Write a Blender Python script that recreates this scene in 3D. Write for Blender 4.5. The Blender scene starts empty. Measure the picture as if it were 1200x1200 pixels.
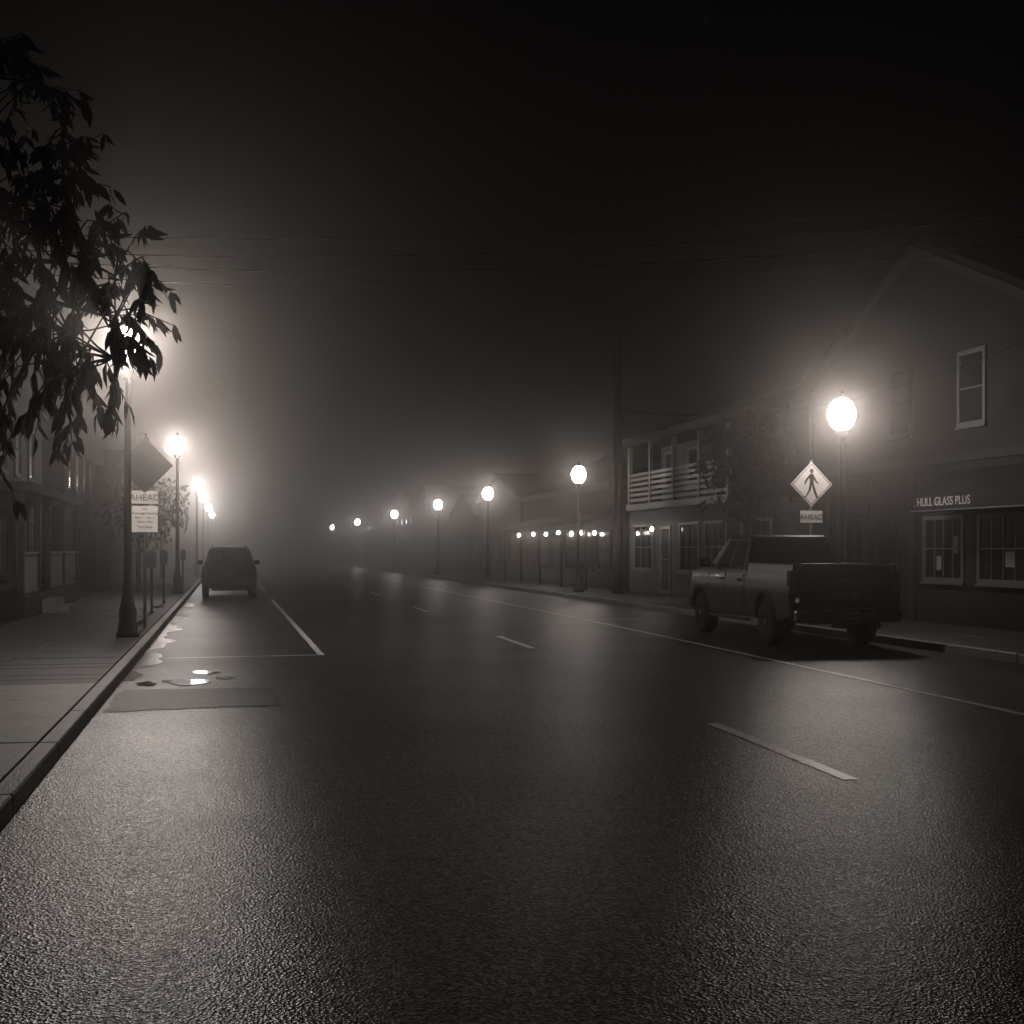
import bpy, math, random, bmesh
from mathutils import Vector, Matrix
R = math.radians
scene = bpy.context.scene
random.seed(7)

# ------------------------------------------------------------------ materials
def newmat(name):
    m = bpy.data.materials.new(name); m.use_nodes = True
    nt = m.node_tree
    return m, nt, nt.nodes['Principled BSDF']

def mat(name, col, rough=0.6, metal=0.0, nscale=8.0, var=0.25, bump=0.0, bscale=40.0, spec=0.5, rvar=0.1):
    m, nt, b = newmat(name)
    tc = nt.nodes.new('ShaderNodeTexCoord')
    n = nt.nodes.new('ShaderNodeTexNoise'); n.inputs['Scale'].default_value = nscale
    n.inputs['Detail'].default_value = 6; n.inputs['Roughness'].default_value = 0.65
    nt.links.new(tc.outputs['Object'], n.inputs['Vector'])
    cr = nt.nodes.new('ShaderNodeValToRGB')
    if isinstance(col, (int, float)): col = (col, col*0.96, col*0.93)
    cr.color_ramp.elements[0].position = 0.3; cr.color_ramp.elements[1].position = 0.7
    cr.color_ramp.elements[0].color = tuple(c*(1-var) for c in col)+(1,)
    cr.color_ramp.elements[1].color = tuple(min(1, c*(1+var)) for c in col)+(1,)
    nt.links.new(n.outputs['Fac'], cr.inputs['Fac'])
    nt.links.new(cr.outputs['Color'], b.inputs['Base Color'])
    mr = nt.nodes.new('ShaderNodeMapRange')
    mr.inputs['To Min'].default_value = max(0.02, rough-rvar); mr.inputs['To Max'].default_value = min(1, rough+rvar)
    nt.links.new(n.outputs['Fac'], mr.inputs['Value']); nt.links.new(mr.outputs['Result'], b.inputs['Roughness'])
    b.inputs['Metallic'].default_value = metal
    b.inputs['Specular IOR Level'].default_value = spec
    if bump > 0:
        n2 = nt.nodes.new('ShaderNodeTexNoise'); n2.inputs['Scale'].default_value = bscale; n2.inputs['Detail'].default_value = 4
        nt.links.new(tc.outputs['Object'], n2.inputs['Vector'])
        bp = nt.nodes.new('ShaderNodeBump'); bp.inputs['Strength'].default_value = bump; bp.inputs['Distance'].default_value = 0.02
        nt.links.new(n2.outputs['Fac'], bp.inputs['Height']); nt.links.new(bp.outputs['Normal'], b.inputs['Normal'])
    return m

def asphalt(name, lo, hi, r0, r1, bump=0.4, cell=80, spec=0.7):
    m, nt, b = newmat(name)
    tc = nt.nodes.new('ShaderNodeTexCoord')
    def noise(sc, det=4, ro=0.6):
        n = nt.nodes.new('ShaderNodeTexNoise'); n.inputs['Scale'].default_value = sc
        n.inputs['Detail'].default_value = det; n.inputs['Roughness'].default_value = ro
        nt.links.new(tc.outputs['Object'], n.inputs['Vector']); return n
    big = noise(0.5, 5); mid = noise(4.0, 5, 0.7)
    v = nt.nodes.new('ShaderNodeTexVoronoi'); v.inputs['Scale'].default_value = cell
    nt.links.new(tc.outputs['Object'], v.inputs['Vector'])
    sp = nt.nodes.new('ShaderNodeSeparateColor'); nt.links.new(v.outputs['Color'], sp.inputs[0])
    pw = nt.nodes.new('ShaderNodeMath'); pw.operation = 'POWER'; pw.inputs[1].default_value = 3.0
    nt.links.new(sp.outputs[0], pw.inputs[0])
    mx = nt.nodes.new('ShaderNodeMath'); mx.operation = 'MULTIPLY_ADD'; mx.inputs[1].default_value = 0.75
    nt.links.new(pw.outputs[0], mx.inputs[0])
    ms = nt.nodes.new('ShaderNodeMath'); ms.operation = 'MULTIPLY'; ms.inputs[1].default_value = 0.4
    nt.links.new(mid.outputs['Fac'], ms.inputs[0]); nt.links.new(ms.outputs[0], mx.inputs[2])
    cr = nt.nodes.new('ShaderNodeValToRGB')
    cr.color_ramp.elements[0].position = 0.12; cr.color_ramp.elements[1].position = 0.95
    cr.color_ramp.elements[0].color = (lo, lo*.96, lo*.93, 1); cr.color_ramp.elements[1].color = (hi, hi*.96, hi*.93, 1)
    nt.links.new(mx.outputs[0], cr.inputs['Fac']); nt.links.new(cr.outputs['Color'], b.inputs['Base Color'])
    # bright wet stones over duller binder
    sl = nt.nodes.new('ShaderNodeMapRange'); sl.inputs['To Min'].default_value = spec*0.12; sl.inputs['To Max'].default_value = min(1, spec*2)
    nt.links.new(pw.outputs[0], sl.inputs['Value']); nt.links.new(sl.outputs['Result'], b.inputs['Specular IOR Level'])
    mr = nt.nodes.new('ShaderNodeMapRange')
    mr.inputs['From Min'].default_value = 0.35; mr.inputs['From Max'].default_value = 0.65
    mr.inputs['To Min'].default_value = r0; mr.inputs['To Max'].default_value = r1
    nt.links.new(big.outputs['Fac'], mr.inputs['Value']); nt.links.new(mr.outputs['Result'], b.inputs['Roughness'])
    bp = nt.nodes.new('ShaderNodeBump'); bp.inputs['Strength'].default_value = bump; bp.inputs['Distance'].default_value = 0.008
    nt.links.new(v.outputs['Distance'], bp.inputs['Height']); nt.links.new(bp.outputs['Normal'], b.inputs['Normal'])
    return m

def siding(name, col, pitch=0.13, rough=0.85):
    m, nt, b = newmat(name)
    tc = nt.nodes.new('ShaderNodeTexCoord'); sp = nt.nodes.new('ShaderNodeSeparateXYZ')
    nt.links.new(tc.outputs['Object'], sp.inputs[0])
    d = nt.nodes.new('ShaderNodeMath'); d.operation = 'DIVIDE'; d.inputs[1].default_value = pitch
    nt.links.new(sp.outputs['Z'], d.inputs[0])
    f = nt.nodes.new('ShaderNodeMath'); f.operation = 'FRACT'; nt.links.new(d.outputs[0], f.inputs[0])
    inv = nt.nodes.new('ShaderNodeMath'); inv.operation = 'SUBTRACT'; inv.inputs[0].default_value = 1.0
    nt.links.new(f.outputs[0], inv.inputs[1])
    bp = nt.nodes.new('ShaderNodeBump'); bp.inputs['Strength'].default_value = 1.0; bp.inputs['Distance'].default_value = 0.03
    nt.links.new(inv.outputs[0], bp.inputs['Height']); nt.links.new(bp.outputs['Normal'], b.inputs['Normal'])
    n = nt.nodes.new('ShaderNodeTexNoise'); n.inputs['Scale'].default_value = 1.3; n.inputs['Detail'].default_value = 8
    nt.links.new(tc.outputs['Object'], n.inputs['Vector'])
    cr = nt.nodes.new('ShaderNodeValToRGB')
    cr.color_ramp.elements[0].position = .3; cr.color_ramp.elements[1].position = .7
    cr.color_ramp.elements[0].color = (col*.65, col*.63, col*.61, 1); cr.color_ramp.elements[1].color = (col*1.15, col*1.1, col*1.07, 1)
    nt.links.new(n.outputs['Fac'], cr.inputs['Fac']); nt.links.new(cr.outputs['Color'], b.inputs['Base Color'])
    b.inputs['Roughness'].default_value = rough; b.inputs['Specular IOR Level'].default_value = 0.2
    return m

M = {}
M['asphalt'] = asphalt('asphalt_wet', 0.007, 0.11, 0.31, 0.37, 0.42, 72, 0.54)
M['patch'] = asphalt('asphalt_patch', 0.004, 0.022, 0.40, 0.46, 0.3, 110, 0.25)
M['ground'] = asphalt('ground_soil', 0.02, 0.05, 0.7, 0.9, 0.6, 20, 0.2)
M['puddle'] = mat('puddle_water', 0.02, 0.07, rvar=0.04, bump=0.12, bscale=12)
M['wetgutter'] = mat('gutter_film', 0.02, 0.22, rvar=0.08, bump=0.35, bscale=18, nscale=5)
M['tar'] = mat('crack_sealant', 0.008, 0.45, rvar=0.08, bump=0.2, bscale=20, spec=.2)
M['concrete'] = mat('concrete', 0.18, 0.5, nscale=3, var=0.4, bump=0.4, bscale=90)
M['paver'] = mat('paver', 0.03, 0.6, nscale=9, var=0.4, bump=0.6, bscale=30)
M['kerb'] = mat('granite_kerb', 0.2, 0.5, nscale=14, var=0.4, bump=0.5, bscale=60)
M['paint'] = mat('road_paint', 0.8, 0.40, nscale=22, var=0.2, bump=0.12, bscale=80, spec=1.0)
M['trim'] = mat('white_trim', 0.15, 0.5, nscale=4, var=0.2)
M['trimmid'] = mat('grey_trim', 0.065, 0.5, nscale=4, var=0.2)
M['trimdark'] = mat('brown_trim', 0.018, 0.7, nscale=4, var=0.2, spec=.2)
M['darktrim'] = mat('dark_trim', 0.03, 0.5)
M['sidingA'] = siding('clapboard_grey', 0.016, 0.16)
M['sidingB'] = siding('clapboard_light', 0.10)
M['sidingC'] = siding('clapboard_dark', 0.014)
M['shingle'] = mat('roof_shingle', 0.010, 0.9, nscale=12, var=0.4, bump=0.8, bscale=20, spec=.1)
M['glass'] = mat('window_glass', 0.012, 0.08, rvar=0.03, nscale=1, spec=.35)
M['wood'] = mat('weathered_pole', 0.03, 0.8, nscale=14, var=0.4, bump=0.6, bscale=30, spec=.3)
M['bark'] = mat('bark', 0.025, 0.85, nscale=20, var=0.4, bump=0.8, bscale=40)
M['blackmetal'] = mat('black_painted_metal', 0.012, 0.4, nscale=10)
M['galv'] = mat('galvanised_steel', 0.2, 0.5, metal=0.8, nscale=10)
M['awning'] = mat('awning_canvas', 0.010, 0.8, nscale=6, spec=.2)
M['signwhite'] = mat('sign_white', 0.7, 0.4, nscale=10, var=0.06)
M['lettering'] = mat('awning_lettering', 0.4, 0.6, nscale=10, var=0.1)
M['signyel'] = mat('sign_face', 0.5, 0.4, nscale=8, var=0.1)
M['signshade'] = mat('sign_face_shaded', 0.035, 0.6, nscale=8, var=0.1, spec=.3)  # dark copy of the sign face: left diamond's unlit front put into colour
M['signblk'] = mat('sign_black', 0.015, 0.4)
M['truck'] = mat('truck_paint', 0.004, 0.34, nscale=.6, var=0.1, rvar=0.015, spec=.22)
M['suv'] = mat('car_paint', 0.006, 0.34, nscale=.6, var=0.1, rvar=0.015, spec=.25)
for k in ('truck', 'suv'):
    b = M[k].node_tree.nodes['Principled BSDF']; b.inputs['Coat Weight'].default_value = 0.12; b.inputs['Coat Roughness'].default_value = 0.08
M['chrome'] = mat('chrome', 0.22, 0.25, metal=1.0)
M['rim'] = mat('wheel_rim', 0.08, 0.35, metal=0.9)
M['rubber'] = mat('tyre_rubber', 0.010, 0.85, bump=0.3, spec=.2)
M['plastic'] = mat('black_plastic', 0.010, 0.55, spec=.3)
M['wire'] = mat('wire_insulation', 0.006, 0.9, spec=0.1)
M['tail'] = mat('tail_lens', (0.06, 0.03, 0.03), 0.12)
M['leaf'] = mat('leaf', (0.045, 0.045, 0.04), 0.55, nscale=5, var=0.4, spec=0.25)
M['leaf2'] = mat('leaf_street', (0.045, 0.045, 0.04), 0.5, nscale=5, var=0.4, spec=0.3)

def glow(name, strength, sample=True):
    m = bpy.data.materials.new(name); m.use_nodes = True; nt = m.node_tree
    for n in list(nt.nodes): nt.nodes.remove(n)
    o = nt.nodes.new('ShaderNodeOutputMaterial'); e = nt.nodes.new('ShaderNodeEmission')
    e.inputs['Color'].default_value = (1, .885, .81, 1); e.inputs['Strength'].default_value = strength
    nt.links.new(e.outputs[0], o.inputs[0])
    m.cycles.emission_sampling = 'FRONT' if sample else 'NONE'
    return m
M['bulb'] = glow('bulb_lit', 60)

# ------------------------------------------------------------------ mesh helpers
def link(o, parent=None):
    scene.collection.objects.link(o)
    if parent is not None: o.parent = parent
    return o
def empty(name, loc=(0, 0, 0), rz=0.0):
    e = bpy.data.objects.new(name, None); e.empty_display_size = 0.3
    e.location = loc; e.rotation_euler = (0, 0, rz); return link(e)
def mesh(name, V, F, m, parent=None, smooth=False, bevel=0.0, seg=2):
    me = bpy.data.meshes.new(name); me.from_pydata([tuple(v) for v in V], [], F); me.validate(); me.update()
    if isinstance(m, str): m = M[m]
    me.materials.append(m)
    if smooth:
        for p in me.polygons: p.use_smooth = True
    o = bpy.data.objects.new(name, me); link(o, parent)
    if bevel > 0:
        md = o.modifiers.new('bevel', 'BEVEL'); md.width = bevel; md.segments = seg; md.limit_method = 'ANGLE'; md.angle_limit = R(35)
    return o
BF = [(0,3,2,1),(4,5,6,7),(0,1,5,4),(1,2,6,5),(2,3,7,6),(3,0,4,7)]
def boxv(x0, x1, y0, y1, z0, z1):
    return [(x0,y0,z0),(x1,y0,z0),(x1,y1,z0),(x0,y1,z0),(x0,y0,z1),(x1,y0,z1),(x1,y1,z1),(x0,y1,z1)]
def box(name, b, m, parent=None, bevel=0.0, seg=2):
    return mesh(name, boxv(*b), BF, m, parent, bevel=bevel, seg=seg)
def boxes(name, bs, m, parent=None, bevel=0.0):
    V = []; F = []
    for b in bs:
        k = len(V); V += boxv(*b); F += [tuple(i+k for i in f) for f in BF]
    return mesh(name, V, F, m, parent, bevel=bevel, seg=1)
def prismX(name, poly, x0, x1, m, parent=None, bevel=0.0, seg=2):
    n = len(poly); V = [(x0, y, z) for y, z in poly]+[(x1, y, z) for y, z in poly]
    F = [tuple(range(n)), tuple(range(2*n-1, n-1, -1))]+[(i, i+n, (i+1) % n+n, (i+1) % n) for i in range(n)]
    o = mesh(name, V, F, m, parent, bevel=bevel, seg=seg)
    return o
def sculpt_sides(o, prof, planes, yf=None, xmin=0.84):
    """cut the flat prism sides into horizontal bands and give them a curved section x = prof(z)"""
    bm = bmesh.new(); bm.from_mesh(o.data)
    bmesh.ops.recalc_face_normals(bm, faces=bm.faces)
    for z in planes:
        bmesh.ops.bisect_plane(bm, geom=bm.verts[:]+bm.edges[:]+bm.faces[:], plane_co=(0, 0, z), plane_no=(0, 0, 1))
    if yf:
        for y in yf[1]:
            bmesh.ops.bisect_plane(bm, geom=bm.verts[:]+bm.edges[:]+bm.faces[:], plane_co=(0, y, 0), plane_no=(0, 1, 0))
    for v in bm.verts:
        if abs(v.co.x) > xmin:
            s = 1 if v.co.x > 0 else -1
            d = prof(v.co.z)
            if yf: d += yf[0](v.co.y)
            v.co.x += s*d
    bm.to_mesh(o.data); bm.free()
    for p in o.data.polygons: p.use_smooth = True
    o.modifiers['bevel'].angle_limit = R(50)
    try:
        o.data.set_sharp_from_angle(angle=R(32))
    except Exception:
        for p in o.data.polygons: p.use_smooth = False
    return o
def prismY(name, poly, y0, y1, m, parent=None, bevel=0.0):
    n = len(poly); V = [(x, y0, z) for x, z in poly]+[(x, y1, z) for x, z in poly]
    F = [tuple(range(n)), tuple(range(2*n-1, n-1, -1))]+[(i, (i+1) % n, (i+1) % n+n, i+n) for i in range(n)]
    return mesh(name, V, F, m, parent, bevel=bevel)
def sheet(name, poly, z, m, parent=None):
    return mesh(name, [(x, y, z) for x, y in poly], [tuple(range(len(poly)))], m, parent)
def lathe(name, prof, m, parent=None, loc=(0, 0, 0), seg=20, axis='Z', smooth=True):
    V = []; F = []; n = len(prof)
    for i, (r, h) in enumerate(prof):
        for k in range(seg):
            a = 2*math.pi*k/seg; p = (r*math.cos(a), r*math.sin(a), h)
            if axis == 'X': p = (h, r*math.cos(a), r*math.sin(a))
            V.append((p[0]+loc[0], p[1]+loc[1], p[2]+loc[2]))
    for i in range(n-1):
        for k in range(seg):
            F.append((i*seg+k, i*seg+(k+1) % seg, (i+1)*seg+(k+1) % seg, (i+1)*seg+k))
    F.append(tuple(range(seg-1, -1, -1))); F.append(tuple((n-1)*seg+k for k in range(seg)))
    return mesh(name, V, F, m, parent, smooth=smooth)
def tubes(name, paths, m, parent=None, seg=6):
    V = []; F = []
    for pts in paths:
        base = len(V)
        for i, (p, r) in enumerate(pts):
            p = Vector(p); q = Vector(pts[min(i+1, len(pts)-1)][0]); o = Vector(pts[max(i-1, 0)][0])
            d = (q-o).normalized() if (q-o).length > 1e-6 else Vector((0, 0, 1))
            s = d.cross(Vector((0.13, 0.31, 0.94)))
            if s.length < 1e-3: s = d.cross(Vector((1, 0, 0)))
            s.normalize(); t = d.cross(s)
            for k in range(seg):
                a = 2*math.pi*k/seg; V.append(p+s*r*math.cos(a)+t*r*math.sin(a))
        for i in range(len(pts)-1):
            for k in range(seg):
                F.append((base+i*seg+k, base+i*seg+(k+1) % seg, base+(i+1)*seg+(k+1) % seg, base+(i+1)*seg+k))
    return mesh(name, V, F, m, parent, smooth=True)
def text(name, s, size, loc, rot, m, parent=None, align='CENTER', ext=0.002):
    c = bpy.data.curves.new(name, 'FONT'); c.body = s; c.size = size; c.align_x = align; c.align_y = 'CENTER'; c.extrude = ext
    c.materials.append(M[m]); o = bpy.data.objects.new(name, c); o.location = loc; o.rotation_euler = rot
    return link(o, parent)

# ------------------------------------------------------------------ ground, road
KL, KR = -1.30, 11.10
sheet('ground', [(-400, -60), (400, -60), (400, 700), (-400, 700)], -0.02, 'ground')
sheet('road', [(KL, -25), (KR, -25), (KR, 500), (KL, 500)], 0.0, 'asphalt')
def jag(poly, amp, n=7):
    out = []
    for i in range(len(poly)):
        a = Vector(poly[i]); b = Vector(poly[(i+1) % len(poly)])
        for k in range(n):
            p = a.lerp(b, k/n); out.append((p.x+random.uniform(-amp, amp), p.y+random.uniform(-amp, amp)))
    return out
PP = jag([(-1.22, 13.35), (0.55, 13.55), (0.5, 15.25), (-1.2, 15.35)], 0.035, 12)
sheet('asphalt_patch', PP, 0.004, 'patch')
def ribbon(name, pts, w, z, m, parent, wv=.5):
    L = []; Rr = []
    for i, p in enumerate(pts):
        p = Vector(p); a = Vector(pts[max(0, i-1)]); b = Vector(pts[min(len(pts)-1, i+1)]); d = (b-a).normalized(); n = Vector((-d.y, d.x))*w/2*random.uniform(1-wv, 1+wv)
        L.append(p+n); Rr.append(p-n)
    k = len(pts); V = [(p.x, p.y, z) for p in L]+[(p.x, p.y, z) for p in Rr]
    return mesh(name, V, [(i+k, i+1+k, i+1, i) for i in range(k-1)], m, parent)
ribbon('asphalt_seam', PP+[PP[0]], .025, .0085, 'tar', None)
def blob(cx, cy, rx, ry, n=26):
    ph = [random.uniform(0, 6.28) for _ in range(3)]
    return [(cx+rx*math.cos(a)*(1+.25*math.sin(2*a+ph[0])+.15*math.sin(5*a+ph[1])), cy+ry*math.sin(a)*(1+.25*math.sin(3*a+ph[2]))) for a in [2*math.pi*i/n for i in range(n)]]
pd = empty('puddle')
for i, b_ in enumerate([(-0.50, 16.1, .26, .35), (-.05, 16.55, .10, .22), (-.3, 17.3, .14, .25), (-.98, 15.95, .12, .25)]):
    sheet('water_%d' % i, blob(*b_), 0.0095, 'puddle', pd)
y = 16.4
right = []
while y < 40:
    right.append((-1.10+.12*math.sin(y*1.7)+.08*math.sin(y*4.1)+random.uniform(-.03, .05), y)); y += .2
sheet('gutter_water', right+[(KL+.001, 39.9), (KL+.001, 16.4)], 0.0065, 'wetgutter', pd)
mk = empty('road_marking')
def stripe(name, a, b, w=0.10):
    a = Vector(a); b = Vector(b); d = (b-a).normalized(); n = Vector((-d.y, d.x))*w/2
    L = (b-a).length; k = max(2, int(L/0.12)) if L < 8 else int(L/.35)
    left = []; right = []
    for i in range(k+1):
        p = a.lerp(b, i/k); j = random.uniform(-.008, .008)
        left.append((p.x+n.x+j, p.y+n.y)); right.append((p.x-n.x+random.uniform(-.008, .008), p.y-n.y))
    sheet(name, right+left[::-1], 0.0055, 'paint', mk)
stripe('dash_1', (4.33, 8.26), (4.45, 11.2), .12)
stripe('dash_2', (4.90, 20.3), (4.96, 23.3), .12)
stripe('dash_3', (5.05, 32.6), (5.10, 35.4), .12)
for i in range(4, 9):
    stripe('dash_%d' % i, (5.12+.02*i, 32.6+12.2*(i-3)), (5.14+.02*i, 35.5+12.2*(i-3)), .12)
stripe('edge_right_a', (7.50, 2.0), (7.73, 12.2)); stripe('edge_right_b', (7.73, 12.2), (8.09, 28)); stripe('edge_right_c', (8.09, 28), (8.45, 110))
stripe('stall_side', (1.40, 19.7), (1.36, 41.6)); stripe('stall_front', (-1.1, 19.65), (1.40, 19.75), .07)
stripe('stall_side_far', (1.36, 50), (1.36, 72)); stripe('stall_r', (8.1, 28.3), (9.6, 28.3)); stripe('stall_r2', (8.2, 35), (9.4, 35))

def pavement(name, x0, x1, ys, ye, cell_x, cell_y, m, z=0.13, gap=0.012):
    bs = []; y = ys
    while y < ye:
        x = x0
        while x < x1-0.02:
            bs.append((x+gap/2, min(x+cell_x, x1)-gap/2, y+gap/2, y+cell_y-gap/2, -0.01, z+random.uniform(-.003, .003))); x += cell_x
        y += cell_y
    return boxes(name, bs, m, None, bevel=0.006)
pavement('pavement', -4.4, KL-.16, -6, 15.0, 1.47, 1.5, 'concrete')
pavement('pavement', -4.4, KL-.16, 15.0, 75, 1.47, 0.5, 'paver')
pavement('pavement', KR+.16, 14.05, -2, 75, 1.37, 1.5, 'paver')
box('pavement', (-4.4, KL-.16, 75.1, 400, -.01, .13), 'paver'); box('pavement', (KR+.16, 14.0, 75.1, 400, -.01, .13), 'paver')
def kerb(x0, x1):
    bs = []; y = -8
    while y < 90:
        L = random.uniform(1.7, 2.3); bs.append((x0, x1, y+.006, y+L-.006, -.01, .135+random.uniform(-.003, .003))); y += L
    bs.append((x0, x1, y, 400, -.01, .135)); boxes('kerb', bs, 'kerb', None, bevel=0.012)
kerb(KL-.15, KL); kerb(KR, KR+.15)
box('yard', (-40, -4.45, -10, 300, -.01, .10), 'ground'); box('yard', (14.1, 60, -10, 300, -.01, .10), 'ground')

# ------------------------------------------------------------------ lamps
def street_lamp(x, y, zc, power, gs=1.2):
    e = empty('street_lamp', (x, y, 0.13)); H = zc-0.13
    base = [(.20, 0), (.20, .06), (.17, .1), (.17, .2), (.145, .24), (.15, .45), (.11, .62), (.085, .75), (.10, .8), (.075, .85), (.068, 1.2)]
    base += [(.05, H-.60), (.075, H-.57), (.05, H-.53), (.05, H-.43), (.11, H-.38), (.12, H-.31), (.10, H-.285)]
    lathe('post', base, 'blackmetal', e, seg=14)
    key = 'globe_%d' % power
    if key not in M: M[key] = glow(key, power/1.73/gs**2)
    g = [(.10, -.235), (.17, -.17), (.215, -.05), (.22, .03), (.19, .14), (.13, .22), (.09, .245)]
    lathe('globe', [(r*gs, H+h*gs) for r, h in g], key, e, seg=12)
    lathe('cap', [(.11, H+.30), (.11, H+.32), (.05, H+.36), (.02, H+.39), (.025, H+.42), (.004, H+.47)], 'blackmetal', e, seg=12)
for y, p in ((22.7, 620), (44.3, 380), (71, 260), (89, 260), (110, 300), (134, 300)): street_lamp(-1.70, y, 5.15, p)
for x, y, p in ((11.6, 22.5, 260), (12.0, 42.8, 85), (11.95, 58.5, 80), (12.1, 74, 110), (12.2, 95, 160), (12.3, 124, 270), (12.3, 155, 270)): street_lamp(x, y, 4.25, p)

# ------------------------------------------------------------------ signs
def diamond(e, cx, y, cz, hd, face='signyel'):
    r = hd
    def dm(s): return [(cx-s, cz), (cx, cz-s), (cx+s, cz), (cx, cz+s)]
    prismY('diamond_plate', dm(r), y, y+.004, face, e)
    o, i = r*.93, r*.88; V = []; 
    for s in (o, i): V += [(x, y-.0025, z) for x, z in dm(s)]
    mesh('diamond_border', V, [(k, (k+1) % 4, (k+1) % 4+4, k+4) for k in range(4)], 'signblk', e)
    s = r*0.56
    figs = [[(-.12,.12),(-.16,.72),(.02,.78),(.18,.70),(.16,.10)],
            [(.02,.14),(.16,.12),(.30,-.35),(.50,-.90),(.62,-.92),(.62,-1.0),(.36,-1.0),(.12,-.38)],
            [(-.12,.14),(.08,.14),(-.06,-.42),(-.42,-.98),(-.68,-.98),(-.68,-.90),(-.48,-.88),(-.22,-.38)],
            [(.14,.70),(.20,.62),(.42,.22),(.60,.10),(.54,.02),(.32,.14),(.12,.46)],
            [(-.14,.72),(-.10,.52),(-.30,.30),(-.48,-.02),(-.58,.04),(-.42,.40)]]
    for k, f in enumerate(figs):
        mesh('figure_%d' % k, [(cx+a*s*1.1, y-.0025-.0003*k, cz+b*s*1.1) for a, b in f], [tuple(range(len(f)))], 'signblk', e)
    mesh('figure_head', [(cx+.02*s+.18*s*math.cos(a), y-.004, cz+1.06*s+.18*s*math.sin(a)) for a in [2*math.pi*k/14 for k in range(14)]], [tuple(range(14))], 'signblk', e)
FR = (R(90), 0, 0)
def plate(e, nm, cx, y, cz, w, h, m='signwhite'):
    box(nm, (cx-w/2, cx+w/2, y, y+.004, cz-h/2, cz+h/2), m, e)
# left sign
e = empty('traffic_sign', (-1.58, 25.3, .13), R(2))
lathe('post', [(.03, 0), (.03, 3.75)], 'galv', e, seg=8)
diamond(e, 0, -.045, 3.12, .53, 'signshade'); plate(e, 'ahead_plate', 0.0, -.045, 2.51, .50, .25, 'signyel')
text('ahead_text', 'AHEAD', .17, (0, -.05, 2.50), FR, 'signblk', e)
plate(e, 'parking_plate', 0.0, -.045, 2.09, .48, .5)
for i, (s, z) in enumerate((('NO', 2.28), ('Overnight Parking', 2.20), ('Dec 1 - Apr 1', 2.12), ('12am - 6am', 2.04), ('Tow Zone', 1.94))):
    text('line_%d' % i, s, .065, (0, -.05, z), FR, 'signblk', e)
# right sign
e = empty('traffic_sign', (11.38, 23.4, .13))
lathe('post', [(.03, 0), (.03, 3.3)], 'galv', e, seg=8)
diamond(e, 0, -.045, 2.81, .45); plate(e, 'ahead_plate', 0, -.045, 2.16, .48, .24, 'signyel')
text('ahead_text', 'AHEAD', .155, (0, -.05, 2.15), FR, 'signblk', e)
# meters
for y in (31.0, 36.7, 52.0):
    e = empty('parking_meter', (-1.78, y, .13))
    lathe('post', [(.06, 0), (.06, .03), (.03, .04), (.03, 1.05), (.05, 1.08)], 'blackmetal', e, seg=10)
    prismY('head', [(-.085, 1.08), (.085, 1.08), (.10, 1.25), (.095, 1.40), (.05, 1.48), (-.05, 1.48), (-.095, 1.40), (-.10, 1.25)], -.06, .06, 'blackmetal', e, bevel=.01)
    box('display', (-.05, .05, -.064, -.061, 1.32, 1.40), 'signblk', e)

# ------------------------------------------------------------------ utility pole + wires
e = empty('utility_pole', (12.85, 41.0, .1)); lathe('pole', [(.19, 0), (.17, 3), (.12, 9.2)], 'wood', e, seg=14)
wr = empty('overhead_wires')
def cat(a, b, sag, rad=.013):
    a = Vector(a); b = Vector(b); P = []
    for i in range(33):
        t = i/32; p = a.lerp(b, t); p.z -= sag*4*t*(1-t); P.append((tuple(p), rad))
    return P
paths = [cat((-9, 30.6, 8.95), (17, 16.5, 7.6), .75), cat((-9, 30.8, 8.65), (17, 16.5, 7.5), .85), cat((-9, 30.6, 8.5), (17, 17, 7.3), .95, .018),
         cat((-9, 31, 8.3), (17, 22, 7.9), .9, .01), cat((12.85, 41, 6.4), (14.45, 27.5, 5.2), .3, .01), cat((14.45, 27.5, 5.2), (14.3, 14, 6.4), .3, .01)]
tubes('wires', paths, 'wire', wr, seg=5)

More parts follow.
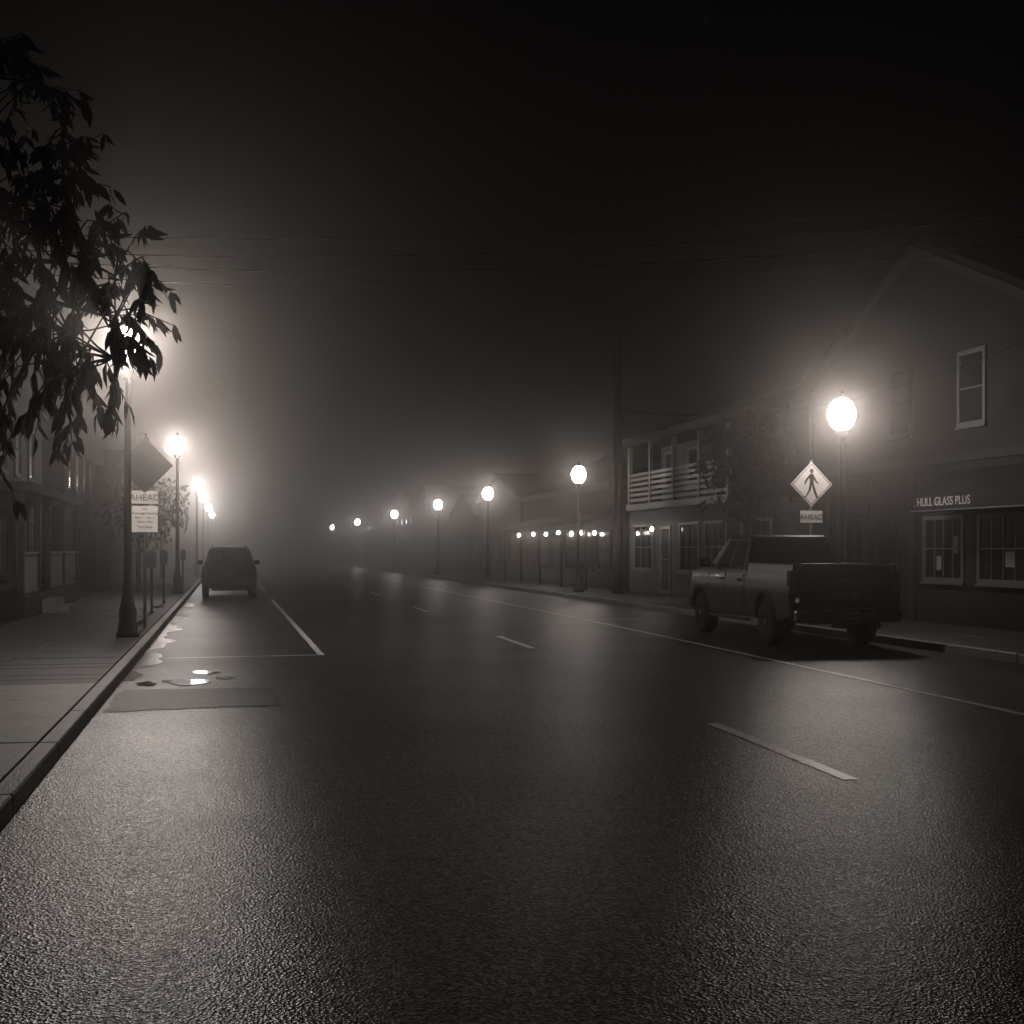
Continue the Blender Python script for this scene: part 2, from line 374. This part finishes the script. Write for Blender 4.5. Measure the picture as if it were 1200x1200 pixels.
# ------------------------------------------------------------------ trees
def add_leaf(V, F, p, d, up, L, W):
    d = d.normalized(); s = d.cross(up)
    if s.length < 1e-3: s = d.cross(Vector((1, 0, 0)))
    s.normalize(); n = s.cross(d); k = len(V)
    V += [p, p+d*L*.3+s*W/2+n*W*.15, p+d*L*.65+s*W*.42+n*W*.08-n*L*.05, p+d*L-n*L*.16, p+d*L*.65-s*W*.42+n*W*.08-n*L*.05, p+d*L*.3-s*W/2+n*W*.15, p+d*L*.4]
    F += [(k, k+1, k+6), (k+1, k+2, k+3, k+6), (k+6, k+3, k+4, k+5), (k, k+6, k+5)]
def rv(): 
    while True:
        v = Vector((random.uniform(-1, 1), random.uniform(-1, 1), random.uniform(-1, 1)))
        if .05 < v.length < 1: return v
def leafy_tree(name, base, trunk_h, c, rad, ntw, nl, L, W, m, tr=.09, rdown=None, power=2.5, droop=.8, seed=1, nlimb=8, cl=.5, stray=.25, shrink=0.0):
    random.seed(seed); e = empty(name, base); B = Vector(base); C = Vector(c)-B
    paths = []; V = []; F = []
    top = Vector((0, 0, trunk_h)); bend = rv()*.06
    apex = C+Vector((0, 0, rad[2]*.5))
    tk = [((0, 0, -.05), tr*1.3), ((0, 0, .15), tr*1.05), (tuple(top*.5+bend), tr*.95), (tuple(top), tr*.85), (tuple(top.lerp(apex, .5)+rv()*.1), tr*.5), (tuple(apex), tr*.15)]
    paths.append(tk)
    limbs = []
    for i in range(nlimb):
        a = 2*math.pi*(i+random.random()*.6)/nlimb; zz = random.uniform(-.6, .75)
        sk_ = .8*(1-shrink*max(0, min(1, zz*2)))
        tip = C+Vector((math.cos(a)*rad[0]*sk_, math.sin(a)*rad[1]*sk_, zz*(rad[2] if zz > 0 or rdown is None else rdown)*.85))
        s = top.lerp(apex, random.uniform(0, .85)); pts = []
        wob = [rv()*.10 for _ in range(12)]
        for k in range(12):
            t = k/11; p = s.lerp(tip, t)+Vector((0, 0, .35*math.sin(t*math.pi)*rad[0]*.3))+(wob[k] if 0 < k < 11 else Vector())
            pts.append((p, tr*.38*(1-t)+.007))
        limbs.append(pts); paths.append([(tuple(p), r) for p, r in pts])
    clumps = [rv() for _ in range(14)]
    for i in range(ntw):
        while True:
            v = Vector((random.uniform(-1, 1), random.uniform(-1, 1), random.uniform(-1, 1)))
            k_ = 1-shrink*max(0, min(1, v.z*2))
            q = (abs(v.x/k_)**power+abs(v.y/k_)**power+abs(v.z)**power)
            if q > 1: continue
            if min((v-c_).length for c_ in clumps) < cl or random.random() < stray: break
        rz = rad[2] if v.z > 0 or rdown is None else rdown
        tip = C+Vector((v.x*rad[0], v.y*rad[1], v.z*rz))
        best = min(((p-tip).length+random.uniform(0, .35), tuple(p)) for pts in limbs for p, r in pts[3:])[1]
        best = Vector(best)
        mid = best.lerp(tip, .5)+Vector((0, 0, .08))+rv()*.08
        paths.append([(tuple(best), .008), (tuple(best.lerp(mid, .5)+rv()*.02), .006), (tuple(mid), .005), (tuple(tip), .0025)])
        d0 = (tip-mid).normalized()
        for k in range(nl):
            t = random.random(); p = mid.lerp(tip, .15+.85*t) if t < .75 else tip+rv()*.015
            d = (d0*.5+rv()*.7+Vector((0, 0, -droop))).normalized()
            sc = random.uniform(.65, 1.15)
            add_leaf(V, F, p, d, rv().normalized(), L*sc, W*sc)
    tubes('trunk_and_limbs', paths, 'bark', e, seg=6)
    mesh('foliage', V, F, m, e, smooth=False)
    return e
leafy_tree('street_tree', (-2.0, 8.1, .1), 1.9, (-2.0, 8.1, 3.2), (1.70, 1.45, 1.7), 680, 12, .145, .042, 'leaf', tr=.075, rdown=1.3, power=2.7, droop=.85, seed=11, nlimb=20, cl=.6, stray=.4, shrink=.18)
leafy_tree('street_tree', (-3.1, 46.5, .1), 1.7, (-3.1, 46.5, 3.1), (1.55, 1.5, 1.5), 200, 14, .14, .06, 'leaf2', seed=3)
leafy_tree('street_tree', (13.3, 31.0, .1), 1.9, (13.3, 31.0, 3.7), (1.25, 1.6, 1.6), 300, 14, .15, .07, 'leaf', seed=9)
leafy_tree('street_tree', (-3.2, 64, .1), 1.9, (-3.2, 64, 3.6), (1.6, 1.6, 1.7), 120, 14, .17, .08, 'leaf2', seed=13)

# ------------------------------------------------------------------ buildings
def win_x(e, nm, xf, y0, y1, z0, z1, nx=2, nz=2, side=-1, glass='glass', fr='trim', fw=.09):
    s = side
    def bx(a, b): return (min(xf+s*a, xf+s*b), max(xf+s*a, xf+s*b))
    a = bx(.0, .05); g = bx(.0, .012); mm = bx(.012, .03)
    bs = [(a[0], a[1], y0-fw, y0, z0-fw, z1+fw), (a[0], a[1], y1, y1+fw, z0-fw, z1+fw), (a[0], a[1], y0, y1, z1, z1+fw), (a[0], a[1], y0, y1, z0-fw, z0)]
    bs.append((bx(.0, .09)[0], bx(.0, .09)[1], y0-fw-.03, y1+fw+.03, z0-fw-.05, z0-fw-.002))
    boxes(nm+'_frame', bs, fr, e)
    box(nm+'_glass', (g[0], g[1], y0, y1, z0, z1), glass, e)
    ms = []
    for i in range(1, nx):
        y = y0+(y1-y0)*i/nx; ms.append((mm[0], mm[1], y-.015, y+.015, z0, z1))
    for i in range(1, nz):
        z = z0+(z1-z0)*i/nz; ms.append((mm[0]+.001, mm[1]-.001, y0, y1, z-.018, z+.018))
    if ms: boxes(nm+'_muntins', ms, fr, e)

A = empty('clapboard_house')
X = 14.5
prismX('walls', [(18.6, .1), (29.8, .1), (29.8, 5.6), (24.2, 8.05), (18.6, 5.6)], X, 25, 'sidingA', A)
def roofslab(nm, y0, z0, y1, z1, x0, x1, t=.14, e=A):
    d = Vector((y1-y0, z1-z0)).normalized(); n = Vector((-d.y, d.x)); n = n if n.y > 0 else -n
    poly = [(y0+n.x*.005, z0+n.y*.005), (y1+n.x*.005, z1+n.y*.005), (y1+n.x*t, z1+n.y*t), (y0+n.x*t, z0+n.y*t)]
    prismX(nm, poly, x0, x1, 'shingle', e)
sl = (8.05-5.6)/5.6
roofslab('roof_far', 30.2, 5.6-.4*sl, 24.2, 8.05, X-.35, 25.3); roofslab('roof_near', 18.2, 5.6-.4*sl, 24.19, 8.05, X-.35, 25.3)
for nm, ya in (('rake_far', 30.2), ('rake_near', 18.2)):
    prismX(nm, [(ya, 5.6-.4*sl-.2), (24.2, 7.85), (24.2, 8.04), (ya, 5.6-.4*sl-.01)], X-.38, X-.32, 'trimdark', A)
T2 = 'trimdark'; T3 = 'trimmid'
win_x(A, 'win_a', X, 24.95, 25.75, 4.2, 5.55, 1, 2, fr=T2); win_x(A, 'win_b', X, 22.2, 23.0, 4.2, 5.55, 1, 2, fr=T3); win_x(A, 'win_c', X, 19.8, 20.6, 4.2, 5.55, 1, 2, fr=T3)
boxes('corner_boards', [(X-.03, X+.1, 29.67, 29.83, .1, 5.5), (X-.03, X+.1, 18.57, 18.7, .1, 5.5)], T2, A)
box('belt_course', (X-.05, X, 18.7, 29.66, 3.42, 3.6), T2, A)
win_x(A, 'shop_a', X, 22.95, 24.3, 1.05, 2.25, 4, 2, fr=T3); win_x(A, 'shop_b', X, 20.8, 22.3, 1.05, 2.25, 4, 2, fr=T3)
win_x(A, 'shop_c', X, 27.0, 28.3, 1.0, 2.45, 3, 2, fr=T2); win_x(A, 'shop_d', X, 19.0, 20.3, 1.05, 2.25, 3, 2, fr=T3)
win_x(A, 'door', X, 25.5, 26.3, .95, 2.35, 2, 3, fr=T2)
box('door_panel', (X-.04, X, 25.45, 26.35, .2, .8), 'darktrim', A)
for k, y in enumerate((24.75, 26.75, 28.7)): box('pilaster_%d' % k, (X-.10, X-.002, y-.09, y+.09, .1, 3.3), T2, A)
# papers taped inside the shop window
boxes('window_notices', [(X-.0145, X-.0125, 23.1, 23.27, 1.55, 1.9), (X-.0145, X-.0125, 23.72, 23.9, 1.2, 1.5), (X-.0145, X-.0125, 21.2, 21.5, 1.3, 1.6)], 'trim', A)
e = empty('shop_awning')
y0, y1 = 17.2, 23.25
mesh('canopy', [(X-.01, y0, 3.25), (X-.01, y1, 3.25), (13.5, y1, 2.72), (13.5, y0, 2.72), (13.5, y1, 2.42), (13.5, y0, 2.42), (X-.01, y1, 2.42), (X-.01, y0, 2.42)],
     [(0, 3, 2, 1), (3, 5, 4, 2), (1, 2, 4, 6), (0, 7, 5, 3)], 'awning', e)
text('lettering', '. HULL GLASS PLUS', .235, (13.494, 23.1, 2.565), (R(90), 0, R(-90)), 'lettering', e, 'LEFT')
boxes('frame', [(13.5, 14.48, y1-.02, y1, 2.40, 2.42), (13.5, 13.52, y0, y1, 2.395, 2.418)], 'galv', e)

B = empty('balcony_building')
box('ground_floor', (14.1, 24, 30.5, 43.5, .1, 3.0), 'sidingB', B)
box('deck', (14.0, 15.4, 34.1, 43.6, 3.003, 3.22), 'trim', B)
box('upper_floor', (15.3, 24, 34.2, 43.5, 3.22, 5.3), 'sidingB', B)
box('upper_wing', (14.1, 24, 30.5, 34.05, 3.003, 5.3), 'sidingC', B)
prismY('roof', [(13.75, 5.30), (24.3, 5.30), (24.3, 5.45), (19, 7.3), (13.75, 5.5)], 30.2, 43.9, 'shingle', B)
box('fascia', (13.70, 13.745, 30.2, 43.9, 5.27, 5.52), T2, B)
posts = []; rails = []
ys = [34.2, 36.5, 38.8, 41.1, 43.4]
for y in ys: posts.append((14.02, 14.16, y-.07, y+.07, 3.22, 5.29))
for a_, b_ in zip(ys[:-1], ys[1:]):
    for z in (3.32, 3.5, 3.68, 3.86, 4.04, 4.2): rails.append((14.05, 14.09, a_+.072, b_-.072, z, z+.10))
for z in (3.32, 3.5, 3.68, 3.86, 4.04, 4.2): rails.append((14.165, 15.28, 43.38, 43.42, z, z+.10))
boxes('balcony_posts', posts, 'trim', B); boxes('balcony_rails', rails, 'trim', B)
win_x(B, 'up_a', 15.3, 35.0, 36.0, 3.9, 5.0, 1, 2); win_x(B, 'up_b', 15.3, 37.2, 38.1, 3.25, 5.1, 1, 2); win_x(B, 'up_c', 15.3, 39.6, 40.6, 3.9, 5.0, 1, 2); win_x(B, 'up_d', 15.3, 42.0, 42.9, 3.9, 5.0, 1, 2)
win_x(B, 'shop_a', 14.1, 34.4, 36.0, 1.0, 2.4, 3, 2); win_x(B, 'shop_b', 14.1, 36.6, 38.2, 1.0, 2.4, 3, 2); win_x(B, 'door', 14.1, 39.2, 40.0, .3, 2.3, 1, 2)
win_x(B, 'shop_c', 14.1, 40.9, 42.8, 1.0, 2.4, 3, 2); win_x(B, 'shop_d', 14.1, 31.3, 33.2, 1.0, 2.4, 3, 2)
C = empty('restaurant_building')
box('walls', (14.0, 24, 44.6, 60, .1, 4.0), 'sidingC', C)
prismY('roof', [(13.6, 4.003), (24.4, 4.003), (19, 6.6)], 44.2, 60.4, 'shingle', C)
box('fascia', (13.54, 13.595, 44.2, 60.4, 3.85, 4.1), T2, C)
mesh('canopy', [(13.99, 44.8, 3.0), (13.99, 59.0, 3.0), (12.8, 59.0, 2.55), (12.8, 44.8, 2.55), (12.8, 59, 2.4), (12.8, 44.8, 2.4)], [(0, 3, 2, 1), (3, 5, 4, 2)], 'awning', C)
for i in range(6): win_x(C, 'w%d' % i, 14.0, 45.4+i*2.4, 47.0+i*2.4, .9, 2.3, 2, 2, fr=T2)
boxes('canopy_posts', [(12.82, 12.9, y-.04, y+.04, .13, 2.4) for y in (44.9, 48.4, 52, 55.5, 58.9)], 'trimdark', C)
SL = empty('string_lights')
bp = [(12.78, 52.8, 2.28), (12.78, 50.6, 2.25), (12.78, 48.6, 2.29), (12.78, 46.6, 2.24), (12.78, 45.3, 2.25), (12.9, 43.9, 2.22), (13.6, 39.6, 2.3), (12.78, 55.6, 2.26)]
for i, p in enumerate(bp):
    lathe('bulb_%d' % i, [(.015, .07), (.05, .03), (.06, -.02), (.03, -.07)], 'bulb', SL, loc=p, seg=7)
tubes('cable', [[((12.78, 58.5, 2.40), .008)]+[((p[0], p[1], p[2]+.09), .008) for p in [bp[7]]+bp[:7]]], 'plastic', SL, seg=4)

def house(name, x0, x1, y0, y1, eave, ridge, side, m='sidingC', fr='trimdark'):
    h = empty(name); s = side
    prismX('walls', [(y0, .1), (y1, .1), (y1, eave), ((y0+y1)/2, ridge), (y0, eave)], x0, x1, m, h); xf = x0 if s < 0 else x1
    ym = (y0+y1)/2; g = (ridge-eave)/(ym-y0)
    roofslab('roof_a', y0-.4, eave-.4*g, ym-.005, ridge, x0-.3, x1+.3, e=h); roofslab('roof_b', y1+.4, eave-.4*g, ym+.005, ridge, x0-.3, x1+.3, e=h)
    n = int((y1-y0)/2.4)
    for i in range(n):
        y = y0+.8+i*(y1-y0-1.2)/n
        win_x(h, 'g%d' % i, xf, y, y+1.1, 1.0, 2.4, 2, 2, s, fr=fr)
        if eave > 4.5: win_x(h, 'u%d' % i, xf, y, y+.9, 3.7, 5.0, 1, 2, s, fr=fr)
    return h
house('clapboard_house', 14.3, 24, 62, 72, 4.4, 5.6, -1); house('clapboard_house', 14.6, 24, 74, 83, 3.6, 5, -1)
house('clapboard_house', 14.2, 24, 86, 98, 4.8, 6.2, -1); house('clapboard_house', 14.6, 24, 102, 116, 5.2, 7, -1); house('clapboard_house', 14.6, 24, 120, 140, 5.2, 8, -1)
house('clapboard_house', -15, -5.3, 44, 54, 5.3, 8.2, 1); house('clapboard_house', -15, -5.0, 57, 68, 3.6, 6.2, 1)
house('clapboard_house', -15, -5.0, 72, 86, 5.4, 8.2, 1); house('clapboard_house', -15, -5.0, 92, 120, 5.4, 8.2, 1)
D = house('porch_house', -14, -5.6, 28, 41, 5.4, 8.0, 1, 'sidingC')
box('porch_deck', (-5.58, -4.3, 29, 39, .1, .62), 'trimdark', D, bevel=.01)
boxes('porch_steps', [(-4.29, -4.0, 31.5, 33.2, .1, .46), (-3.995, -3.7, 31.5, 33.2, .1, .29)], 'concrete', D)
pb = []; y = 29.1
while y < 39:
    if not (31.4 < y < 33.2): pb.append((-4.42, -4.38, y-.02, y+.02, .72, 1.52))
    y += .13
boxes('balusters', pb, 'trim', D)
boxes('handrails', [(-4.45, -4.35, 29.1, 31.4, 1.52, 1.58), (-4.45, -4.35, 33.3, 38.9, 1.52, 1.58), (-4.45, -4.35, 29.1, 31.4, .66, .72), (-4.45, -4.35, 33.3, 38.9, .66, .72)], 'trim', D)
boxes('porch_posts', [(-4.47, -4.33, y-.07, y+.07, .62, 2.9) for y in (29.05, 31.45, 33.25, 36, 38.95)], 'trimdark', D)
prismX('porch_roof', [(28.8, 2.9), (39.2, 2.9), (39.2, 3.1), (28.8, 3.1)], -5.59, -4.15, 'shingle', D)

# ------------------------------------------------------------------ vehicles
def arch(cy, cz, r, n=12, a0=0.0):
    pts = []
    for i in range(n+1):
        a = math.pi-a0-(math.pi-2*a0)*i/n
        pts.append((cy+r*math.cos(a), cz+r*math.sin(a)))
    return pts
def wheel(e, nm, x, y, r, w, side):
    prof = [(r*.60, -w/2), (r*.9, -w/2), (r*.98, -w/2+.025), (r, -w/2+.06), (r, w/2-.06), (r*.98, w/2-.025), (r*.9, w/2), (r*.60, w/2)]
    lathe(nm+'_tyre', prof, 'rubber', e, (x, y, r), 32, 'X')
    s = side; xo = x+s*(w/2+.002)
    lathe(nm+'_rim', [(r*.62, xo-s*.10-x), (r*.62, xo-x), (r*.59, xo-x+s*.004), (r*.57, xo-x-s*.05), (r*.15, xo-x-s*.04), (r*.13, xo-x+s*.005), (.01, xo-x+s*.007)], 'rim', e, (x, y, r), 28, 'X')
    V = []; F = []
    for k in range(6):
        a = 2*math.pi*k/6; c, sn = math.cos(a), math.sin(a)
        k0 = len(V); 
        for (rr, ww) in ((r*.14, .03), (r*.58, .045)):
            for t in (-1, 1): V.append((xo-s*.012, y+c*rr-sn*ww*t, r+sn*rr+c*ww*t))
        F.append((k0, k0+1, k0+3, k0+2))
    mesh(nm+'_spokes', V, F, 'rim', e)
def lerp2(q, u, v):
    a, b, c, d = [Vector(p) for p in q]; return a.lerp(b, u).lerp(d.lerp(c, u), v)
def panel(e, nm, q, u0, u1, v0, v1, off, m):
    P = [lerp2(q, u0, v0), lerp2(q, u1, v0), lerp2(q, u1, v1), lerp2(q, u0, v1)]
    n = (P[1]-P[0]).cross(P[3]-P[0]).normalized()
    return mesh(nm, [p+n*off for p in P], [(0, 1, 2, 3)], m, e)
def greenhouse(e, zb, zr, yb0, yb1, yr0, yr1, hb, hr, paint, sidewins, wrear=(.1, .9, .12, .85), bev=.05):
    lo = [(-hb, yb0, zb), (hb, yb0, zb), (hb, yb1, zb), (-hb, yb1, zb)]
    hi = [(-hr, yr0, zr), (hr, yr0, zr), (hr, yr1, zr), (-hr, yr1, zr)]
    mesh('greenhouse', lo+hi, [(3, 2, 1, 0), (4, 5, 6, 7), (0, 1, 5, 4), (1, 2, 6, 5), (2, 3, 7, 6), (3, 0, 4, 7)], paint, e, bevel=bev, seg=3)
    rear = (lo[0], lo[1], hi[1], hi[0]); front = (lo[2], lo[3], hi[3], hi[2]); rt = (lo[1], lo[2], hi[2], hi[1]); lf = (lo[3], lo[0], hi[0], hi[3])
    panel(e, 'rear_glass', rear, *wrear, .004, 'glass'); panel(e, 'windscreen', front, .07, .93, .06, .92, .004, 'glass')
    for i, (a, b) in enumerate(sidewins):
        panel(e, 'glass_r%d' % i, rt, a, b, .1, .84, .004, 'glass'); panel(e, 'glass_l%d' % i, lf, 1-b, 1-a, .1, .84, .004, 'glass')

T = empty('pickup_truck', (9.85, 20.0, 0), R(-3.0))
hw = .95; WB = 3.5; wr_ = .40
def tprof(z):      # body section: sill tucks in, widest at mid door, shoulder rolls in
    pts = [(.40, -.055), (.58, -.02), (.72, .0), (.80, .012), (.92, .018), (1.02, .008), (1.10, -.004), (1.18, -.012), (1.27, -.045), (1.40, -.06), (1.5, -.07)]
    for (a, va), (b_, vb) in zip(pts[:-1], pts[1:]):
        if a <= z <= b_: return va+(vb-va)*(z-a)/(b_-a)
    return pts[0][1] if z < .4 else pts[-1][1]
def tnose(y):
    return -0.0 if y < 3.9 else -.16*((y-3.9)/.5)**2
PL = (.58, .72, .80, .92, 1.02, 1.10, 1.18)
cab = [(.965, .50), (.965, .46), (2.90, .44)]+arch(WB, .42, .50, 16, .05)+[(4.10, .48), (4.34, .55), (4.42, .80), (4.40, 1.08), (4.30, 1.19), (3.20, 1.29), (.965, 1.29)]
o = prismX('cab_body', cab, -hw, hw, 'truck', T, bevel=.03, seg=3); sculpt_sides(o, tprof, PL, (tnose, (3.9, 4.05, 4.2, 4.32)))
bed = [(-1.12, .58)]+arch(0, .42, .50, 16, .05)+[(.60, .48), (.945, .48), (.945, 1.40), (-1.12, 1.40)]
for nm, a_, b_ in (('bed_side_l', -hw, -hw+.10), ('bed_side_r', hw-.10, hw)):
    o = prismX(nm, bed, a_, b_, 'truck', T, bevel=.02); sculpt_sides(o, tprof, PL+(1.27,), None, .90)
box('bed_floor', (-.85, .85, -1.05, .93, .72, .78), 'plastic', T); box('bed_front', (-.85, .85, .88, .93, .78, 1.36), 'truck', T)
boxes('wheel_tubs', [(-.85, -.66, -.45, .45, .78, 1.02), (.66, .85, -.45, .45, .78, 1.02)], 'plastic', T)
box('chassis', (-.45, .45, -1.05, 4.2, .42, .70), 'plastic', T)
boxes('wheel_housings', [(-.84, .84, -.62, .62, .705, .718)], 'plastic', T)
box('tailgate', (-.77, .77, -1.145, -1.06, .66, 1.385), 'truck', T, bevel=.02)
box('tailgate_spoiler_lip', (-.76, .76, -1.165, -1.08, 1.388, 1.41), 'truck', T, bevel=.008)
mesh('tailgate_recess', [(-.66, -1.148, .78), (.66, -1.148, .78), (.66, -1.148, 1.18), (-.66, -1.148, 1.18), (-.60, -1.158, .84), (.60, -1.158, .84), (.60, -1.158, 1.12), (-.60, -1.158, 1.12)],
     [(0, 1, 5, 4), (1, 2, 6, 5), (2, 3, 7, 6), (3, 0, 4, 7), (4, 5, 6, 7)], 'truck', T)
box('tailgate_handle', (-.12, .12, -1.165, -1.147, 1.22, 1.29), 'plastic', T, bevel=.006)
text('tailgate_lettering', 'CREW CAB', .10, (0, -1.160, .90), FR, 'galv', T)
for s, n in ((-1, 'l'), (1, 'r')):
    x0, x1 = sorted((s*.775, s*.955)); box('tail_light_'+n, (x0, x1, -1.16, -1.0, .90, 1.30), 'tail', T, bevel=.02)
    x0, x1 = sorted((s*.81, s*.92)); box('reverse_lens_'+n, (x0, x1, -1.166, -1.161, .96, 1.05), 'darktrim', T)
    x0, x1 = sorted((s*1.00, s*1.22)); box('mirror_'+n, (x0, x1, 2.72, 2.86, 1.30, 1.50), 'truck', T, bevel=.04, seg=3)
    x0, x1 = sorted((s*.90, s*1.02)); box('mirror_arm_'+n, (x0, x1, 2.77, 2.84, 1.32, 1.37), 'plastic', T)
    x0, x1 = sorted((s*1.03, s*1.19)); box('mirror_glass_'+n, (x0, x1, 2.714, 2.718, 1.33, 1.47), 'chrome', T)
    for k, yy in enumerate((1.05, 2.02, 2.98)): 
        for (za, zb_) in ((.60, .80), (.80, 1.0), (1.0, 1.2)):
            zc = (za+zb_)/2; xx = .95+tprof(zc); x0, x1 = sorted((s*(xx-.02), s*(xx+.004))); box('seam_%s%d_%d' % (n, k, int(za*10)), (x0, x1, yy-.008, yy+.008, za, zb_), 'plastic', T)
    for k, yy in enumerate((1.15, 2.12)):
        x0, x1 = sorted((s*.952, s*.985)); box('handle_%s%d' % (n, k), (x0, x1, yy, yy+.18, 1.08, 1.12), 'truck', T, bevel=.008)
    x0, x1 = sorted((s*.92, s*1.02)); box('running_board_'+n, (x0, x1, .75, 2.75, .38, .43), 'plastic', T, bevel=.01)
    x0, x1 = sorted((s*.58, s*.80)); box('headlight_'+n, (x0, x1, 4.30, 4.44, .85, 1.06), 'chrome', T, bevel=.02)
    for k, yy in enumerate((0, WB)):
        V = []; F = []
        for i in range(21):
            a = .06+(math.pi-.12)*i/20; zz = .42+.50*math.sin(a)
            xb = .95+tprof(zz)
            for rr, xx in ((.495, xb-.03), (.545, xb-.002), (.53, xb+.016), (.495, xb+.016)): V.append((s*xx, yy+rr*math.cos(a), .42+rr*math.sin(a)))
        for i in range(20):
            for j in range(4): F.append((i*4+j, i*4+(j+1) % 4, i*4+4+(j+1) % 4, i*4+4+j))
        mesh('flare_%s%d' % (n, k), V, F, 'plastic', T, smooth=False)
        wheel(T, 'wheel_%s%d' % (n, k), s*.81, yy, wr_, .25, s)
box('bumper', (-.90, .90, -1.32, -1.15, .46, .66), 'chrome', T, bevel=.035, seg=3)
box('bumper_step', (-.40, .40, -1.325, -1.20, .662, .675), 'plastic', T)
box('plate', (-.155, .155, -1.330, -1.324, .50, .64), 'signwhite', T)
text('plate_text', 'MA 4127', .075, (0, -1.333, .57), FR, 'signblk', T)
lathe('exhaust', [(.03, 0), (.03, .3)], 'chrome', T, (.6, -1.1, .35), 10)
box('grille', (-.55, .55, 4.37, 4.45, .72, 1.06), 'chrome', T, bevel=.01); box('front_bumper', (-.86, .86, 4.38, 4.52, .46, .68), 'chrome', T, bevel=.03)
greenhouse(T, 1.27, 1.90, 1.0, 3.20, 1.18, 2.40, .895, .71, 'truck', ((.09, .43), (.47, .80)), (.12, .88, .16, .82), .07)
box('third_brake_light', (-.12, .12, 1.13, 1.155, 1.81, 1.84), 'tail', T)

S = empty('parked_car', (0.02, 44.3, 0), R(0.5))
body = [(-.88, .42), (-.90, .36)]+arch(0, .36, .42, 10, .05)+[(.5, .28), (2.3, .28)]+arch(2.78, .36, .42, 10, .05)+[(3.3, .30), (3.72, .34), (3.78, .6), (3.70, .86), (3.3, .98), (2.55, 1.06), (-.85, 1.08), (-.93, .92)]
def sprof(z): return -.07*((z-.66)/.42)**2
o = prismX('body', body, -.94, .94, 'suv', S, bevel=.05, seg=3); sculpt_sides(o, sprof, (.4, .5, .6, .7, .8, .9, 1.0), (lambda y: -.05*max(0, -y-.4)**2*4 if y < -.4 else (-.25*max(0, y-3.1)**2), (-.4, -.6, -.75, 3.1, 3.4, 3.6)))
greenhouse(S, 1.06, 1.70, -.86, 2.55, -.50, 1.75, .86, .64, 'suv', ((.04, .25), (.28, .52), (.55, .80)), (.1, .9, .1, .82), .11)
box('bumper', (-.88, .88, -1.0, -.88, .38, .64), 'plastic', S, bevel=.05, seg=3)
for s, n in ((-1, 'l'), (1, 'r')):
    x0, x1 = sorted((s*.64, s*.87)); box('tail_light_'+n, (x0, x1, -.955, -.80, .84, 1.04), 'tail', S, bevel=.02)
    x0, x1 = sorted((s*.90, s*1.08)); box('mirror_'+n, (x0, x1, 1.98, 2.1, 1.08, 1.24), 'suv', S, bevel=.04)
    x0, x1 = sorted((s*.54, s*.58)); box('roof_rail_'+n, (x0, x1, -.35, 1.6, 1.715, 1.75), 'plastic', S, bevel=.01)
    for k, yy in enumerate((0, 2.78)): wheel(S, 'wheel_%s%d' % (n, k), s*.79, yy, .35, .23, s)
box('plate', (-.155, .155, -.962, -.957, .70, .84), 'signshade', S); box('chassis', (-.6, .6, -.8, 3.5, .24, .4), 'plastic', S)
box('spoiler', (-.60, .60, -.62, -.46, 1.655, 1.685), 'suv', S, bevel=.01)

# ------------------------------------------------------------------ fog : thin here, thickening into a bank down the street
FG = empty('fog')
def fog(nm, y0, y1, dens, g):
    fm = bpy.data.materials.new(nm); fm.use_nodes = True; nt = fm.node_tree
    for n in list(nt.nodes): nt.nodes.remove(n)
    o = nt.nodes.new('ShaderNodeOutputMaterial'); a = nt.nodes.new('ShaderNodeVolumeScatter')
    a.inputs['Density'].default_value = dens; a.inputs['Anisotropy'].default_value = g
    a.inputs['Color'].default_value = (1, .96, .925, 1)
    nt.links.new(a.outputs[0], o.inputs['Volume'])
    box(nm, (-40, 60, y0, y1, -.5, 25), fm, FG)
fog('thin', -6, 49.99, .0055, .93); fog('thick', 50.0, 220, .030, .85)

# ------------------------------------------------------------------ world (night)
w = bpy.data.worlds.new('World'); scene.world = w; w.use_nodes = True
bg = w.node_tree.nodes['Background']
sk = w.node_tree.nodes.new('ShaderNodeTexSky'); sk.sky_type = 'NISHITA'; sk.sun_disc = False; sk.sun_elevation = R(2); sk.sun_rotation = R(140)
bw = w.node_tree.nodes.new('ShaderNodeRGBToBW'); w.node_tree.links.new(sk.outputs[0], bw.inputs[0]); w.node_tree.links.new(bw.outputs[0], bg.inputs['Color'])
bg.inputs['Strength'].default_value = 0.0004

# ------------------------------------------------------------------ camera
cd = bpy.data.cameras.new('camera'); cam = bpy.data.objects.new('camera', cd); link(cam)
cam.location = (0, 0, 1.65); cam.rotation_euler = (R(90), 0, R(-12.64))
cd.sensor_width = 36; cd.lens = 44.4; cd.shift_y = 43/1200; cd.clip_end = 1500; cd.clip_start = .05
scene.camera = cam
scene.view_settings.view_transform = 'Standard'; scene.view_settings.look = 'None'; scene.view_settings.exposure = 0; scene.view_settings.gamma = 1
